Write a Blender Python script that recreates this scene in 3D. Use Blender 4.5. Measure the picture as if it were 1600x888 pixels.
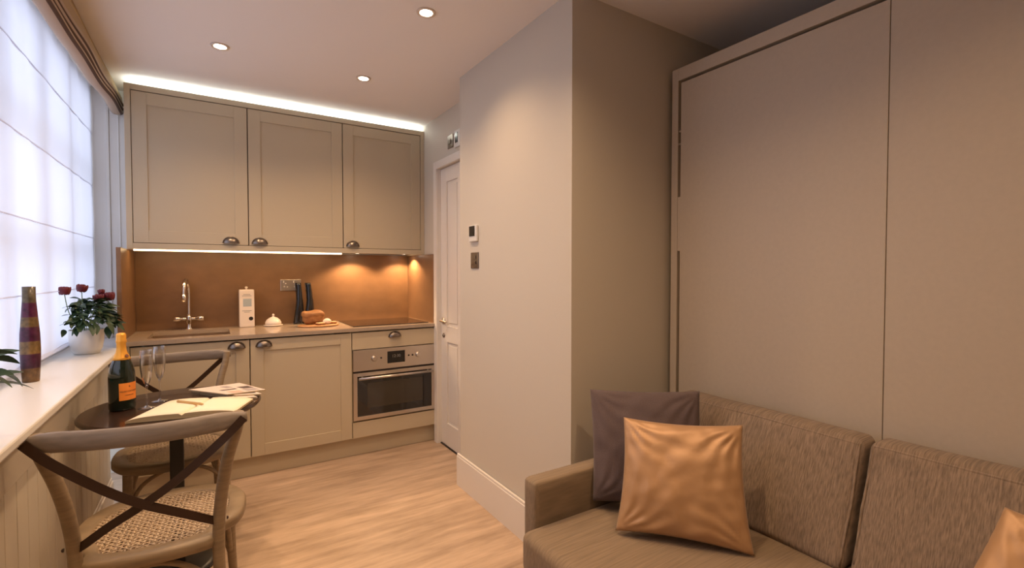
import bpy, bmesh, math, random
from mathutils import Vector, Matrix, noise
for o in list(bpy.data.objects): bpy.data.objects.remove(o)
S = bpy.context.scene
COL = S.collection
PI = math.pi
# ------------------------------------------------------------------ camera
F = 745.0; YAW = math.atan(470/745); PITCH = math.atan(19/745)
fw = Vector((math.sin(YAW)*math.cos(PITCH), math.cos(YAW)*math.cos(PITCH), -math.sin(PITCH)))
rt = Vector((math.cos(YAW), -math.sin(YAW), 0)); up = rt.cross(fw)
cd = bpy.data.cameras.new('camera'); cam = bpy.data.objects.new('camera', cd); COL.objects.link(cam)
cd.sensor_width = 36; cd.lens = 36*F/1600; cd.clip_start = .02
m = Matrix((rt, up, -fw)).transposed().to_4x4(); m.translation = (0, 0, 1.33)
cam.matrix_world = m
S.camera = cam
# ------------------------------------------------------------------ world, lights, exposure
S.view_settings.view_transform = 'Standard'; S.view_settings.look = 'None'
S.view_settings.gamma = 1; S.view_settings.use_curve_mapping = False
S.view_settings.exposure = 0.12
w = bpy.data.worlds.new('world'); S.world = w; w.use_nodes = True
bg = w.node_tree.nodes['Background']; bg.inputs[0].default_value = (.72, .80, 1, 1); bg.inputs[1].default_value = 1.4
WARM = (1.0, .66, .385)
def light(name, kind, loc, energy, color, rot=(0, 0, 0), **kw):
    l = bpy.data.lights.new(name, kind); l.energy = energy; l.color = color
    for k, v in kw.items(): setattr(l, k, v)
    o = bpy.data.objects.new(name, l); COL.objects.link(o); o.location = loc; o.rotation_euler = rot
    return o
# overcast daylight outside the window, pointing into the room
DAY = light('window_daylight', 'AREA', (-1.9, 2.4, 1.8), 27.5, (.74, .80, 1), (0, -PI/2, 0), shape='RECTANGLE', size=2.4, size_y=4.2)
SPOT_W = 41.0
LED_W = 4.6

# ------------------------------------------------------------------ helpers
def mat(name, col, rough=.5, metal=0, noise_amt=0, noise_scale=(5, 5, 5), bump=0, bump_scale=None, coat=0, spec=None, sheen=0, col2=None, detail=4, emit=None, emit_s=0, trans=0, ior=None):
    m = bpy.data.materials.new(name); m.use_nodes = True
    nt = m.node_tree; b = nt.nodes['Principled BSDF']
    b.inputs['Base Color'].default_value = (*col, 1); b.inputs['Roughness'].default_value = rough
    b.inputs['Metallic'].default_value = metal
    if coat: b.inputs['Coat Weight'].default_value = coat
    if spec is not None: b.inputs['Specular IOR Level'].default_value = spec
    if sheen: b.inputs['Sheen Weight'].default_value = sheen
    if trans: b.inputs['Transmission Weight'].default_value = trans
    if ior: b.inputs['IOR'].default_value = ior
    if emit: b.inputs['Emission Color'].default_value = (*emit, 1); b.inputs['Emission Strength'].default_value = emit_s
    if noise_amt or col2 or bump:
        tc = nt.nodes.new('ShaderNodeTexCoord'); mp = nt.nodes.new('ShaderNodeMapping'); nz = nt.nodes.new('ShaderNodeTexNoise')
        nt.links.new(tc.outputs['Object'], mp.inputs[0]); mp.inputs['Scale'].default_value = noise_scale
        nt.links.new(mp.outputs[0], nz.inputs['Vector']); nz.inputs['Scale'].default_value = 1; nz.inputs['Detail'].default_value = detail
        if noise_amt or col2:
            r = nt.nodes.new('ShaderNodeValToRGB')
            c2 = col2 or tuple(c*(1-noise_amt) for c in col)
            r.color_ramp.elements[0].position = .3; r.color_ramp.elements[1].position = .7
            r.color_ramp.elements[0].color = (*c2, 1); r.color_ramp.elements[1].color = (*col, 1)
            nt.links.new(nz.outputs['Fac'], r.inputs[0]); nt.links.new(r.outputs[0], b.inputs['Base Color'])
        if bump:
            nb = nz
            if bump_scale:
                mp2 = nt.nodes.new('ShaderNodeMapping'); nb = nt.nodes.new('ShaderNodeTexNoise'); nt.links.new(tc.outputs['Object'], mp2.inputs[0])
                mp2.inputs['Scale'].default_value = bump_scale; nt.links.new(mp2.outputs[0], nb.inputs['Vector']); nb.inputs['Scale'].default_value = 1
            bp = nt.nodes.new('ShaderNodeBump'); bp.inputs['Strength'].default_value = bump; bp.inputs['Distance'].default_value = .004
            nt.links.new(nb.outputs['Fac'], bp.inputs['Height']); nt.links.new(bp.outputs[0], b.inputs['Normal'])
    return m

M = {}
M['wall'] = mat('wall_paint', (.60, .55, .47), .75, bump=.05, noise_scale=(90, 90, 90))
M['ceiling'] = mat('ceiling_paint', (.84, .79, .74), .85)
M['white'] = mat('white_gloss_paint', (.76, .72, .67), .35)
M['sill'] = mat('sill_white', (.80, .78, .74), .3)
M['cabinet'] = mat('cabinet_paint', (.54, .455, .32), .38)
M['wardrobe'] = mat('wardrobe_panel', (.56, .48, .38), .5, noise_amt=.04, noise_scale=(4, 60, 60))
M['dark'] = mat('dark_gap', (.03, .02, .015), .8)
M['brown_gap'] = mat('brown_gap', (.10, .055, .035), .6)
M['panelling'] = mat('panelling_paint', (.58, .52, .42), .45)
M['quartz'] = mat('worktop_quartz', (.42, .33, .25), .18, noise_amt=.12, noise_scale=(160, 160, 160))
M['splash'] = mat('backsplash_stone', (.235, .128, .062), .38, noise_amt=.18, noise_scale=(7, 7, 11), detail=8)
M['steel'] = mat('brushed_steel', (.62, .56, .50), .33, 1, bump=.06, noise_scale=(6, 300, 300))
M['chrome'] = mat('chrome', (.80, .78, .76), .12, 1)
M['pewter'] = mat('pewter', (.24, .20, .17), .3, 1)
M['blackglass'] = mat('black_glass', (.012, .010, .010), .06, coat=.5)
M['ovenglass'] = mat('oven_window_glass', (.045, .035, .025), .08, coat=.3)
M['black'] = mat('black_satin', (.015, .014, .014), .35)
M['display'] = mat('display_black', (.01, .01, .012), .15)
M['print'] = mat('grey_print', (.25, .24, .23), .5)
M['plaque'] = mat('device_white', (.72, .70, .66), .4)
M['limewood'] = mat('limed_wood', (.31, .225, .135), .48, noise_amt=.28, noise_scale=(14, 14, 90), bump=.1)
M['limerail'] = mat('limed_wood_rail', (.27, .22, .175), .48, noise_amt=.25, noise_scale=(8, 90, 90), bump=.1)
M['darkmetal'] = mat('bronze_brace', (.050, .026, .016), .42, .3)
M['cane'] = mat('cane_strand', (.58, .45, .31), .5)
M['tabledark'] = mat('dark_brown_wood', (.045, .022, .014), .25, noise_amt=.4, noise_scale=(8, 90, 90), coat=.3)
M['bottle'] = mat('bottle_glass', (.006, .014, .008), .06, coat=.6)
M['foil'] = mat('gold_foil', (.85, .40, .05), .38, .35)
M['label'] = mat('orange_label', (.95, .30, .04), .5)
M['ink'] = mat('ink_dark', (.16, .05, .02), .6)
M['paper'] = mat('cream_paper', (.86, .76, .55), .7)
M['paper_edge'] = mat('paper_edge', (.55, .42, .24), .8, noise_amt=.3, noise_scale=(5, 5, 700))
M['mag'] = mat('magazine_cover', (.80, .66, .56), .35)
M['magdark'] = mat('magazine_print_dark', (.10, .075, .07), .4)
M['maggrey'] = mat('magazine_print_grey', (.38, .32, .30), .4)
M['magpink'] = mat('magazine_print_pink', (.75, .42, .30), .4)
M['pen'] = mat('gilt_pen', (.70, .45, .18), .3, .5)
M['potwhite'] = mat('pot_ceramic', (.80, .77, .73), .3)
M['soil'] = mat('soil', (.03, .02, .012), .9)
M['leaf'] = mat('leaf_green', (.028, .07, .025), .5, col2=(.012, .034, .015), noise_scale=(30, 30, 30))
M['stem'] = mat('stem_green', (.16, .24, .10), .6)
M['rose'] = mat('rose_red', (.12, .006, .014), .55)
M['sculpt'] = mat('black_ceramic', (.012, .014, .018), .18, coat=.4)
M['bread'] = mat('bread_crust', (.42, .20, .07), .65, col2=(.22, .085, .025), noise_scale=(25, 25, 40), bump=.3)
M['crumb'] = mat('bread_crumb', (.80, .55, .30), .8)
M['board'] = mat('chopping_board', (.55, .28, .12), .5, noise_amt=.2, noise_scale=(5, 60, 60))
M['egg'] = mat('cream_ceramic', (.82, .68, .55), .4)
M['pinkwhite'] = mat('porcelain', (.80, .70, .62), .25)
M['greyprint'] = mat('blue_grey_print', (.36, .40, .42), .5)
M['sofa'] = mat('sofa_weave', (.32, .235, .17), .9, noise_amt=.50, noise_scale=(8, 300, 38), bump=.3, sheen=.1, detail=2)
M['sofaflat'] = mat('sofa_weave_flat', (.27, .195, .125), .9, noise_amt=.30, noise_scale=(8, 210, 40), bump=.3, sheen=.1, detail=3)
M['grey_fabric'] = mat('aubergine_linen', (.115, .080, .080), .85, noise_amt=.2, noise_scale=(300, 300, 300), bump=.15, sheen=.1)
M['gold_fabric'] = mat('gold_satin', (.50, .295, .15), .46, .22, noise_amt=.10, noise_scale=(4, 4, 4), bump=.35, bump_scale=(22, 22, 22), sheen=.15)
M['lens'] = mat('lamp_lens', (1, .9, .8), .5, emit=(1, .80, .58), emit_s=25)
M['lampring'] = mat('lamp_ring', (.75, .62, .5), .3, .3)
M['ledwhite'] = mat('led_white', (1, 1, 1), .5, emit=(.86, .97, 1.0), emit_s=9)
M['ledwarm'] = mat('led_warm', (1, 1, 1), .5, emit=(1, .72, .40), emit_s=7)
M['shade_tan'] = mat('blind_tan', (.46, .33, .19), .85, noise_amt=.1, noise_scale=(200, 200, 200))
M['shade_gold'] = mat('blind_gold', (.50, .36, .18), .85)
M['shade_rose'] = mat('blind_rose', (.46, .34, .25), .85)
M['shade_brown'] = mat('blind_brown', (.10, .055, .035), .85)
M['outframe'] = mat('window_paint', (.70, .70, .70), .4)

def fabric_band(name, bands):   # banded horn / wood vase, colour changes with height (its own colour)
    m = bpy.data.materials.new(name); m.use_nodes = True; nt = m.node_tree; b = nt.nodes['Principled BSDF']
    tc = nt.nodes.new('ShaderNodeTexCoord'); sp = nt.nodes.new('ShaderNodeSeparateXYZ'); r = nt.nodes.new('ShaderNodeValToRGB')
    mr = nt.nodes.new('ShaderNodeMath'); mr.operation = 'DIVIDE'; mr.inputs[1].default_value = .375
    nz = nt.nodes.new('ShaderNodeTexNoise'); nz.inputs['Scale'].default_value = 60
    mx = nt.nodes.new('ShaderNodeMixRGB'); mx.blend_type = 'MULTIPLY'; mx.inputs[0].default_value = 1.0
    nt.links.new(tc.outputs['Object'], sp.inputs[0]); nt.links.new(sp.outputs[2], mr.inputs[0]); nt.links.new(mr.outputs[0], r.inputs[0])
    nt.links.new(tc.outputs['Object'], nz.inputs['Vector'])
    cr = r.color_ramp; cr.elements[0].position = 0; cr.elements[0].color = (*bands[0][1], 1)
    cr.elements[1].position = 1; cr.elements[1].color = (*bands[-1][1], 1)
    for p, c in bands[1:-1]:
        e = cr.elements.new(p); e.color = (*c, 1)
    nt.links.new(r.outputs[0], mx.inputs[1]); nt.links.new(nz.outputs['Fac'], mx.inputs[2]); nt.links.new(mx.outputs[0], b.inputs['Base Color'])
    b.inputs['Roughness'].default_value = .3
    return m

def sheer_mat():
    m = bpy.data.materials.new('sheer_voile'); m.use_nodes = True; nt = m.node_tree
    for n in list(nt.nodes): nt.nodes.remove(n)
    out = nt.nodes.new('ShaderNodeOutputMaterial'); t = nt.nodes.new('ShaderNodeBsdfTranslucent'); d = nt.nodes.new('ShaderNodeBsdfDiffuse')
    tr = nt.nodes.new('ShaderNodeBsdfTransparent'); a = nt.nodes.new('ShaderNodeMixShader'); b = nt.nodes.new('ShaderNodeMixShader')
    t.inputs[0].default_value = (.86, .86, .92, 1); d.inputs[0].default_value = (.86, .85, .86, 1); tr.inputs[0].default_value = (1, 1, 1, 1)
    a.inputs[0].default_value = .30; nt.links.new(t.outputs[0], a.inputs[1]); nt.links.new(d.outputs[0], a.inputs[2])
    b.inputs[0].default_value = .07; nt.links.new(a.outputs[0], b.inputs[1]); nt.links.new(tr.outputs[0], b.inputs[2])
    nt.links.new(b.outputs[0], out.inputs[0])
    return m
M['sheer'] = sheer_mat()

def thin_glass(name, fac=.12, tint=(1, 1, 1)):
    m = bpy.data.materials.new(name); m.use_nodes = True; nt = m.node_tree
    for n in list(nt.nodes): nt.nodes.remove(n)
    out = nt.nodes.new('ShaderNodeOutputMaterial'); g = nt.nodes.new('ShaderNodeBsdfGlossy'); g.inputs['Roughness'].default_value = .03
    tr = nt.nodes.new('ShaderNodeBsdfTransparent'); tr.inputs[0].default_value = (*tint, 1); a = nt.nodes.new('ShaderNodeMixShader')
    lw = nt.nodes.new('ShaderNodeLayerWeight'); lw.inputs[0].default_value = fac
    nt.links.new(lw.outputs['Facing'], a.inputs[0]); nt.links.new(tr.outputs[0], a.inputs[1]); nt.links.new(g.outputs[0], a.inputs[2])
    nt.links.new(a.outputs[0], out.inputs[0]); return m
M['pane'] = thin_glass('window_glass', .05)
M['flute'] = thin_glass('flute_glass', .38, (.94, .93, .92))

def floor_mat():
    m = bpy.data.materials.new('floor_vinyl'); m.use_nodes = True; nt = m.node_tree; b = nt.nodes['Principled BSDF']
    tc = nt.nodes.new('ShaderNodeTexCoord')
    def nz(scale, rot, det, rough=.6):
        mp = nt.nodes.new('ShaderNodeMapping'); mp.inputs['Scale'].default_value = scale; mp.inputs['Rotation'].default_value = (0, 0, rot)
        n = nt.nodes.new('ShaderNodeTexNoise'); n.inputs['Scale'].default_value = 1; n.inputs['Detail'].default_value = det; n.inputs['Roughness'].default_value = rough
        nt.links.new(tc.outputs['Object'], mp.inputs[0]); nt.links.new(mp.outputs[0], n.inputs['Vector']); return n
    a = nz((2.2, 15, 1), -.12, 8, .65); c = nz((.9, 2.4, 1), .2, 4)
    r = nt.nodes.new('ShaderNodeValToRGB'); r.color_ramp.elements[0].position = .34; r.color_ramp.elements[1].position = .66
    r.color_ramp.elements[0].color = (.30, .205, .135, 1); r.color_ramp.elements[1].color = (.66, .485, .35, 1)
    mx = nt.nodes.new('ShaderNodeMixRGB'); mx.inputs[0].default_value = .35
    nt.links.new(a.outputs['Fac'], mx.inputs[1]); nt.links.new(c.outputs['Fac'], mx.inputs[2]); nt.links.new(mx.outputs[0], r.inputs[0])
    nt.links.new(r.outputs[0], b.inputs['Base Color']); b.inputs['Roughness'].default_value = .42
    return m
M['floor'] = floor_mat()

# ---- mesh builders (all add to a bmesh)
def B(): return bmesh.new()
def box(bm, x0, x1, y0, y1, z0, z1, bev=0, mi=0):
    nb = bmesh.new()
    bmesh.ops.create_cube(nb, size=1)
    for v in nb.verts: v.co = Vector(((x0+x1)/2+v.co.x*(x1-x0), (y0+y1)/2+v.co.y*(y1-y0), (z0+z1)/2+v.co.z*(z1-z0)))
    if bev: bmesh.ops.bevel(nb, geom=list(nb.edges), offset=bev, segments=2, profile=.5, affect='EDGES')
    merge(bm, nb, mi); return bm
def merge(bm, nb, mi=0, mtx=None):
    if mtx: nb.transform(mtx)
    mp = {v: bm.verts.new(v.co) for v in nb.verts}
    for f in nb.faces:
        try:
            g = bm.faces.new([mp[v] for v in f.verts]); g.material_index = mi or f.material_index; g.smooth = f.smooth
        except ValueError: pass
    nb.free()
def lathe(bm, prof, cx=0, cy=0, cz=0, n=32, sx=1, sy=1, mi=0, twist=0):
    rings = []
    for r, z in prof:
        rings.append([bm.verts.new((cx+max(r, 1e-5)*math.cos(2*PI*k/n)*sx, cy+max(r, 1e-5)*math.sin(2*PI*k/n)*sy, cz+z)) for k in range(n)])
    for a, b in zip(rings, rings[1:]):
        for k in range(n):
            f = bm.faces.new((a[k], a[(k+1) % n], b[(k+1) % n], b[k])); f.smooth = True; f.material_index = mi
    for rg, fl in ((rings[0], True), (rings[-1], False)):
        f = bm.faces.new(rg[::-1] if fl else rg); f.material_index = mi
    return bm
def smooth_path(pts, n=6):
    P = [Vector(p) for p in pts]; out = []
    for i in range(len(P)-1):
        p0 = P[max(i-1, 0)]; p1 = P[i]; p2 = P[i+1]; p3 = P[min(i+2, len(P)-1)]
        for k in range(n):
            t = k/n
            out.append(.5*((2*p1)+(p2-p0)*t+(2*p0-5*p1+4*p2-p3)*t*t+(3*p1-p0-3*p2+p3)*t**3))
    out.append(P[-1]); return out
def sweep(bm, pts, w, h, side=Vector((0, 0, 1)), n=4, mi=0, smooth=True):
    """section w along 'side', h along the other; n=4 rectangle, else ellipse. w,h floats or fn(t)."""
    rings = []; L = len(pts); side = Vector(side)
    for i, p in enumerate(pts):
        t = i/(L-1)
        T = (pts[min(i+1, L-1)]-pts[max(i-1, 0)]).normalized()
        s = (side-T*side.dot(T)).normalized(); q = T.cross(s).normalized()
        ww = (w(t) if callable(w) else w)/2; hh = (h(t) if callable(h) else h)/2
        if n == 4: off = [(1, 1), (-1, 1), (-1, -1), (1, -1)]
        else: off = [(math.cos(2*PI*k/n), math.sin(2*PI*k/n)) for k in range(n)]
        rings.append([bm.verts.new(p+s*a*ww+q*b*hh) for a, b in off])
    for a, b in zip(rings, rings[1:]):
        for k in range(n):
            f = bm.faces.new((a[k], a[(k+1) % n], b[(k+1) % n], b[k])); f.smooth = n != 4; f.material_index = mi
    bm.faces.new(rings[0][::-1]).material_index = mi; bm.faces.new(rings[-1]).material_index = mi
    return bm
def tube(bm, pts, r, n=10, mi=0):
    pts = [Vector(p) for p in pts]
    d = (pts[-1]-pts[0]).normalized(); s = Vector((0, 1, 0)) if abs(d.y) < .7 else Vector((1, 0, 0))
    f = (lambda t: 2*r(t)) if callable(r) else 2*r
    return sweep(bm, pts, f, f, s, n, mi)
def rbox(bm, c, half, r, bulge=(0, 0, 0), n=18, fn=None, mi=0):
    """rounded, slightly puffed box centred at c"""
    nb = bmesh.new(); c = Vector(c)
    g = [math.sin((-1+2*i/n)*PI/2) for i in range(n+1)]
    for ax in range(3):
        for sg in (-1, 1):
            vs = {}
            for i in range(n+1):
                for j in range(n+1):
                    p = [0, 0, 0]; p[ax] = sg; p[(ax+1) % 3] = g[i]; p[(ax+2) % 3] = g[j]
                    P = Vector((p[0]*half[0], p[1]*half[1], p[2]*half[2]))
                    Q = Vector([max(-(half[k]-r), min(half[k]-r, P[k])) for k in range(3)])
                    D = P-Q
                    P2 = Q+D.normalized()*r if D.length > 1e-6 else P
                    P2[ax] += sg*bulge[ax]*(1-g[i]**2)*(1-g[j]**2)
                    if fn: P2 = fn(P2)
                    vs[i, j] = nb.verts.new(P2+c)
            for i in range(n):
                for j in range(n):
                    q = [vs[i, j], vs[i+1, j], vs[i+1, j+1], vs[i, j+1]]
                    f = nb.faces.new(q if sg > 0 else q[::-1]); f.smooth = True
    bmesh.ops.remove_doubles(nb, verts=nb.verts, dist=1e-5)
    merge(bm, nb, mi); return bm

ROOT = {}
def mesh_obj(name, bm, mats, loc=(0, 0, 0), recalc=True):
    if recalc: bmesh.ops.recalc_face_normals(bm, faces=bm.faces)
    if loc != (0, 0, 0): bm.transform(Matrix.Translation(-Vector(loc)))
    me = bpy.data.meshes.new(name); bm.to_mesh(me); bm.free()
    for mm in (mats if isinstance(mats, (list, tuple)) else [mats]): me.materials.append(M[mm] if isinstance(mm, str) else mm)
    o = bpy.data.objects.new(name, me); COL.objects.link(o); o.location = loc
    return o
def tag(o, label, cat, group=None, kind=None):
    o['label'] = label; o['category'] = cat
    if group: o['group'] = group
    if kind: o['kind'] = kind
    return o
def thing(name, label, cat, loc, group=None, rz=0):
    o = bpy.data.objects.new(name, None); COL.objects.link(o); o.location = loc; o.rotation_euler = (0, 0, rz)
    o.empty_display_size = .05
    return tag(o, label, cat, group)
def wpos(o):
    p = Vector(o.location)
    while o.parent: o = o.parent; p += Vector(o.location)
    return p
def part(name, bm, mats, parent, label=None, world=True, kind=None, recalc=True):
    """child mesh; verts given in world coordinates (world=True) or in the thing's own frame"""
    if world:
        bm.transform(Matrix.Translation(-wpos(parent)))
    o = mesh_obj(name, bm, mats, recalc=recalc); o.parent = parent
    if label: o['label'] = label
    if kind: o['kind'] = kind
    return o
def single(name, bm, mats, label, cat, loc, group=None, kind=None):
    o = mesh_obj(name, bm, mats, loc=tuple(loc)); return tag(o, label, cat, group, kind)
def struct(name, bm, mats, label=None, cat=None):
    o = mesh_obj(name, bm, mats); o['kind'] = 'structure'
    o['label'] = label or name; o['category'] = cat or name.split('_')[0]
    return o
def copy_tree(o, parent=None):
    c = o.copy(); COL.objects.link(c)
    if parent: c.parent = parent
    for ch in list(o.children): copy_tree(ch, c)
    return c
def text_mesh(s, size, ext=.0006):
    cu = bpy.data.curves.new('t', 'FONT'); cu.body = s; cu.size = size; cu.align_x = 'CENTER'; cu.align_y = 'CENTER'; cu.extrude = ext
    o = bpy.data.objects.new('t', cu); COL.objects.link(o)
    bpy.context.view_layer.update()
    me = bpy.data.meshes.new_from_object(o.evaluated_get(bpy.context.evaluated_depsgraph_get()))
    bpy.data.objects.remove(o); bm = bmesh.new(); bm.from_mesh(me); bpy.data.meshes.remove(me); return bm

# ------------------------------------------------------------------ room shell
CZ = 2.515
struct('floor', box(B(), -.75, 2.45, -1.7, 4.15, -.06, 0), 'floor', 'pale brown streaked stone-effect floor', 'floor')
bm = B(); box(bm, -.95, 2.45, -1.7, 4.15, CZ, CZ+.08)
struct('ceiling', bm, 'ceiling', 'smooth pale ceiling with recessed downlights', 'ceiling')
bm = B(); box(bm, -.95, 2.45, 4.05, 4.15, 0, CZ)
struct('wall_back', bm, 'wall', 'back wall behind the kitchenette', 'wall')
bm = B(); box(bm, -.95, 2.45, -1.8, -1.7, -.06, CZ+.08)
struct('wall_front', bm, 'wall', 'wall behind the camera', 'wall')
bm = B(); box(bm, 1.30, 2.40, 1.585, 2.66, 0, CZ)
struct('wall_right', bm, 'wall', 'pale boxed-out wall between the door and the sofa alcove', 'wall')
bm = B(); box(bm, 2.40, 2.50, -1.7, 1.585, 0, CZ)
struct('wall_alcove', bm, 'wall', 'wall behind the wardrobe', 'wall')
bm = B()   # entrance wall with a door opening
DY0, DY1, DZ = 2.72, 3.405, 2.115
box(bm, 1.48, 1.58, DY1, 4.05, 0, CZ); box(bm, 1.48, 1.58, 2.66, DY0, 0, CZ); box(bm, 1.48, 1.58, DY0, DY1, DZ, CZ)
struct('wall_entrance', bm, 'wall', 'wall with the white door at the end of the kitchenette', 'wall')
# left wall: below the sill, in front of the window recess, and above
bm = B(); box(bm, -.60, -.50, -1.7, 3.46, 0, .86)
box(bm, -.60, -.50, -1.7, .9, .86, CZ)
struct('wall_left', bm, 'panelling', 'painted panelled wall under the window sill', 'wall')
# tongue and groove boards with recessed joints on the wall below the sill
WL = bpy.data.objects['wall_left']
proto = None
y = .95; k = 0
while y < 3.44:
    w_ = min(.098, 3.455-y)
    if proto is None:
        proto = part('wall_board', box(B(), -.50, -.492, y, y+.095, .17, .72, bev=.002), 'panelling', WL)
        y0p = y
    else:
        c = proto.copy(); COL.objects.link(c); c.location = (0, y-y0p, 0)
        if y+.095 > 3.46: c.scale = (1, 1, 1)
    y += .1
part('apron_rail', box(B(), -.50, -.485, .9, 3.455, .72, .86, bev=.003), 'panelling', WL)
bm = B(); box(bm, -.50, -.482, .5, 3.455, 0, .15, bev=.002); box(bm, -.50, -.488, .5, 3.455, .15, .17, bev=.003)
struct('baseboard_left', bm, 'white', 'white skirting under the window', 'baseboard')
bm = B(); box(bm, 1.281, 1.30, 1.585, 2.679, 0, .182);
sweep(bm, [Vector((1.290, 1.585, .187)), Vector((1.290, 2.679, .187))], .018, .012, n=4)
struct('baseboard_right', bm, 'white', 'tall white skirting along the pale wall', 'baseboard')
bm = B(); box(bm, 1.30, 1.90, 1.567, 1.585, 0, .19, bev=.002)
struct('baseboard_alcove', bm, 'white', 'white skirting beside the sofa', 'baseboard')

# ------------------------------------------------------------------ window, sill, blinds
WX = -.72
bm = B(); box(bm, -.80, -.43, .9, 3.455, .872, .90, bev=.006); box(bm, -.80, -.455, 3.45, 4.045, .872, .90)
struct('trim_1', bm, 'sill', 'deep white window sill', 'sill')
bm = B(); box(bm, -.80, -.60, .9, 4.05, .80, .872)
box(bm, -.80, -.66, .86, .9, .0, CZ)
struct('trim_2', bm, 'panelling', 'packing under the window sill', 'trim')
bm = B(); box(bm, -.636, -.56, 4.035, 4.05, .90, CZ, bev=.003); box(bm, -.565, -.548, 4.022, 4.05, .90, CZ, bev=.003); box(bm, -.548, -.46, 4.03, 4.05, .90, CZ, bev=.003)
box(bm, -.505, -.497, 4.025, 4.05, .90, CZ, bev=.002)
struct('trim_3', bm, 'white', 'moulded white jamb at the kitchen end of the window', 'trim')
W1 = mesh_obj('window_1', (lambda b: (box(b, WX-.03, WX+.03, .9, 4.05, .90, .96), box(b, WX-.03, WX+.03, .9, 4.05, CZ-.06, CZ), box(b, WX-.03, WX+.03, 3.99, 4.05, .96, CZ-.06), box(b, WX-.03, WX+.03, .9, .96, .96, CZ-.06), b)[-1])(B()), 'outframe')
W1['kind'] = 'structure'; W1['label'] = 'white sash window behind the sheer blind'; W1['category'] = 'window'
ys = [.96+i*(3.99-.96)/6 for i in range(7)]; zs = [.96, 1.46, 1.95, CZ-.06]
for yv in ys[1:-1]: part('mullion', box(B(), WX-.025, WX+.025, yv-.022, yv+.022, .96, CZ-.06), 'outframe', W1)
for zv in zs[1:-1]: part('glazing_bar', box(B(), WX-.018, WX+.018, .96, 3.99, zv-.014, zv+.014), 'outframe', W1)
for i in range(6):
    for j in range(3):
        part('pane', box(B(), WX-.003, WX+.003, ys[i]+.0221, ys[i+1]-.0221, zs[j]+.0141, zs[j+1]-.0141), 'pane', W1)
# sheer blind
SX = -.636
SB = thing('sheer_blind', 'white sheer voile blind drawn down over the whole window', 'blind', (SX, 2.5, .955))
seams = [.96, 1.235, 1.545, 1.878, 2.215, 2.505]
for a, b in zip(seams, seams[1:]):
    bm = B(); ny, nz = 130, 5; g = {}
    for i in range(ny+1):
        yv = .98+3.05*i/ny
        for j in range(nz+1):
            t = j/nz; zv = a+(b-a)*t
            x = SX + .004*math.sin(yv*21+math.sin(yv*7)*1.5) + .005*math.sin(PI*(1-t))*(1-t)
            g[i, j] = bm.verts.new((x, yv, zv))
    for i in range(ny):
        for j in range(nz):
            f = bm.faces.new((g[i, j], g[i+1, j], g[i+1, j+1], g[i, j+1])); f.smooth = True
    part('voile_panel', bm, 'sheer', SB)
for zv in seams[1:-1]: part('seam_rod', box(B(), SX-.002, SX+.004, .98, 4.03, zv-.002, zv+.002), 'sheer', SB)
part('hem_bar', box(B(), SX-.004, SX+.005, .98, 4.03, .945, .962), 'sheer', SB)
# striped roman blind gathered at the top
RB = thing('roman_blind', 'striped tan and brown fabric roman blind gathered up at the ceiling', 'blind', (-.50, 2.5, 2.28))
def sag(yv): return -.085*max(0, min(1, (4.02-yv)/1.9))**.8 + .006*math.sin(yv*9)
def fold(prof, y0=1.0, y1=4.02, n=60, wob=.006, ph=0):
    bm = B(); rows = []
    for i in range(n+1):
        yv = y0+(y1-y0)*i/n; s = sag(yv)
        rows.append([bm.verts.new((x+wob*math.sin(yv*6+ph+z*9), yv, min(CZ-.001, z+s*min(1, max(0, (CZ-z)/.12))))) for x, z, _ in prof])
    L = len(prof)
    for i in range(n):
        for j in range(L):
            f = bm.faces.new((rows[i][j], rows[i+1][j], rows[i+1][(j+1) % L], rows[i][(j+1) % L])); f.material_index = prof[j][2]; f.smooth = True
    bm.faces.new(rows[0]); bm.faces.new(rows[-1][::-1]); return bm
part('headrail', box(B(), -.555, -.505, 1.0, 4.03, CZ-.045, CZ-.001), 'shade_tan', RB)
part('blind_drop', fold([(-.515, CZ-.002, 0), (-.497, CZ-.002, 0), (-.480, 2.47, 1), (-.476, 2.435, 1), (-.480, 2.405, 0), (-.515, 2.405, 0)], wob=.002), ['shade_gold', 'shade_tan'], RB)
for k, (zc, xo) in enumerate([(2.425, 0), (2.400, .002), (2.375, .001)]):
    pr_ = []
    for q in range(10):
        a = 2*PI*q/10+.3
        pr_.append((-.500+xo+.031*math.cos(a), zc+.017*math.sin(a), 1 if q == 8 else 0))
    part('blind_fold', fold(pr_, ph=k*1.3, wob=.003), ['shade_rose', 'shade_brown'], RB)

# ------------------------------------------------------------------ door in the far right
D = mesh_obj('door_1', box(B(), 1.512, 1.548, DY0+.003, DY1-.003, .008, DZ-.003), 'white')
D['kind'] = 'structure'; D['label'] = 'white panelled door beside the kitchenette'; D['category'] = 'door'
def door_face(parent):
    x0, x1 = 1.500, 1.5125
    ya, yb, ym = DY0+.003, DY1-.003, (DY0+DY1)/2
    bm = B()
    for (a, b) in ((ya, ya+.10), (ym-.05, ym+.05), (yb-.10, yb)): box(bm, x0, x1, a, b, .008, DZ-.003, bev=.002)
    part('door_stile', bm, 'white', parent)
    for (c, d) in ((.008, .18), (.80, .92), (DZ-.11, DZ-.003)):
        bm = B(); box(bm, x0, x1, ya+.10, ym-.05, c, d, bev=.002); box(bm, x0, x1, ym+.05, yb-.10, c, d, bev=.002)
        part('door_rail', bm, 'white', parent)
    for (a, b) in ((ya+.10, ym-.05), (ym+.05, yb-.10)):
        for (c, d) in ((.18, .80), (.92, DZ-.11)):
            part('door_panel', box(B(), 1.507, 1.5115, a+.025, b-.025, c+.025, d-.025, bev=.002), 'white', parent)
door_face(D)
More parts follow.
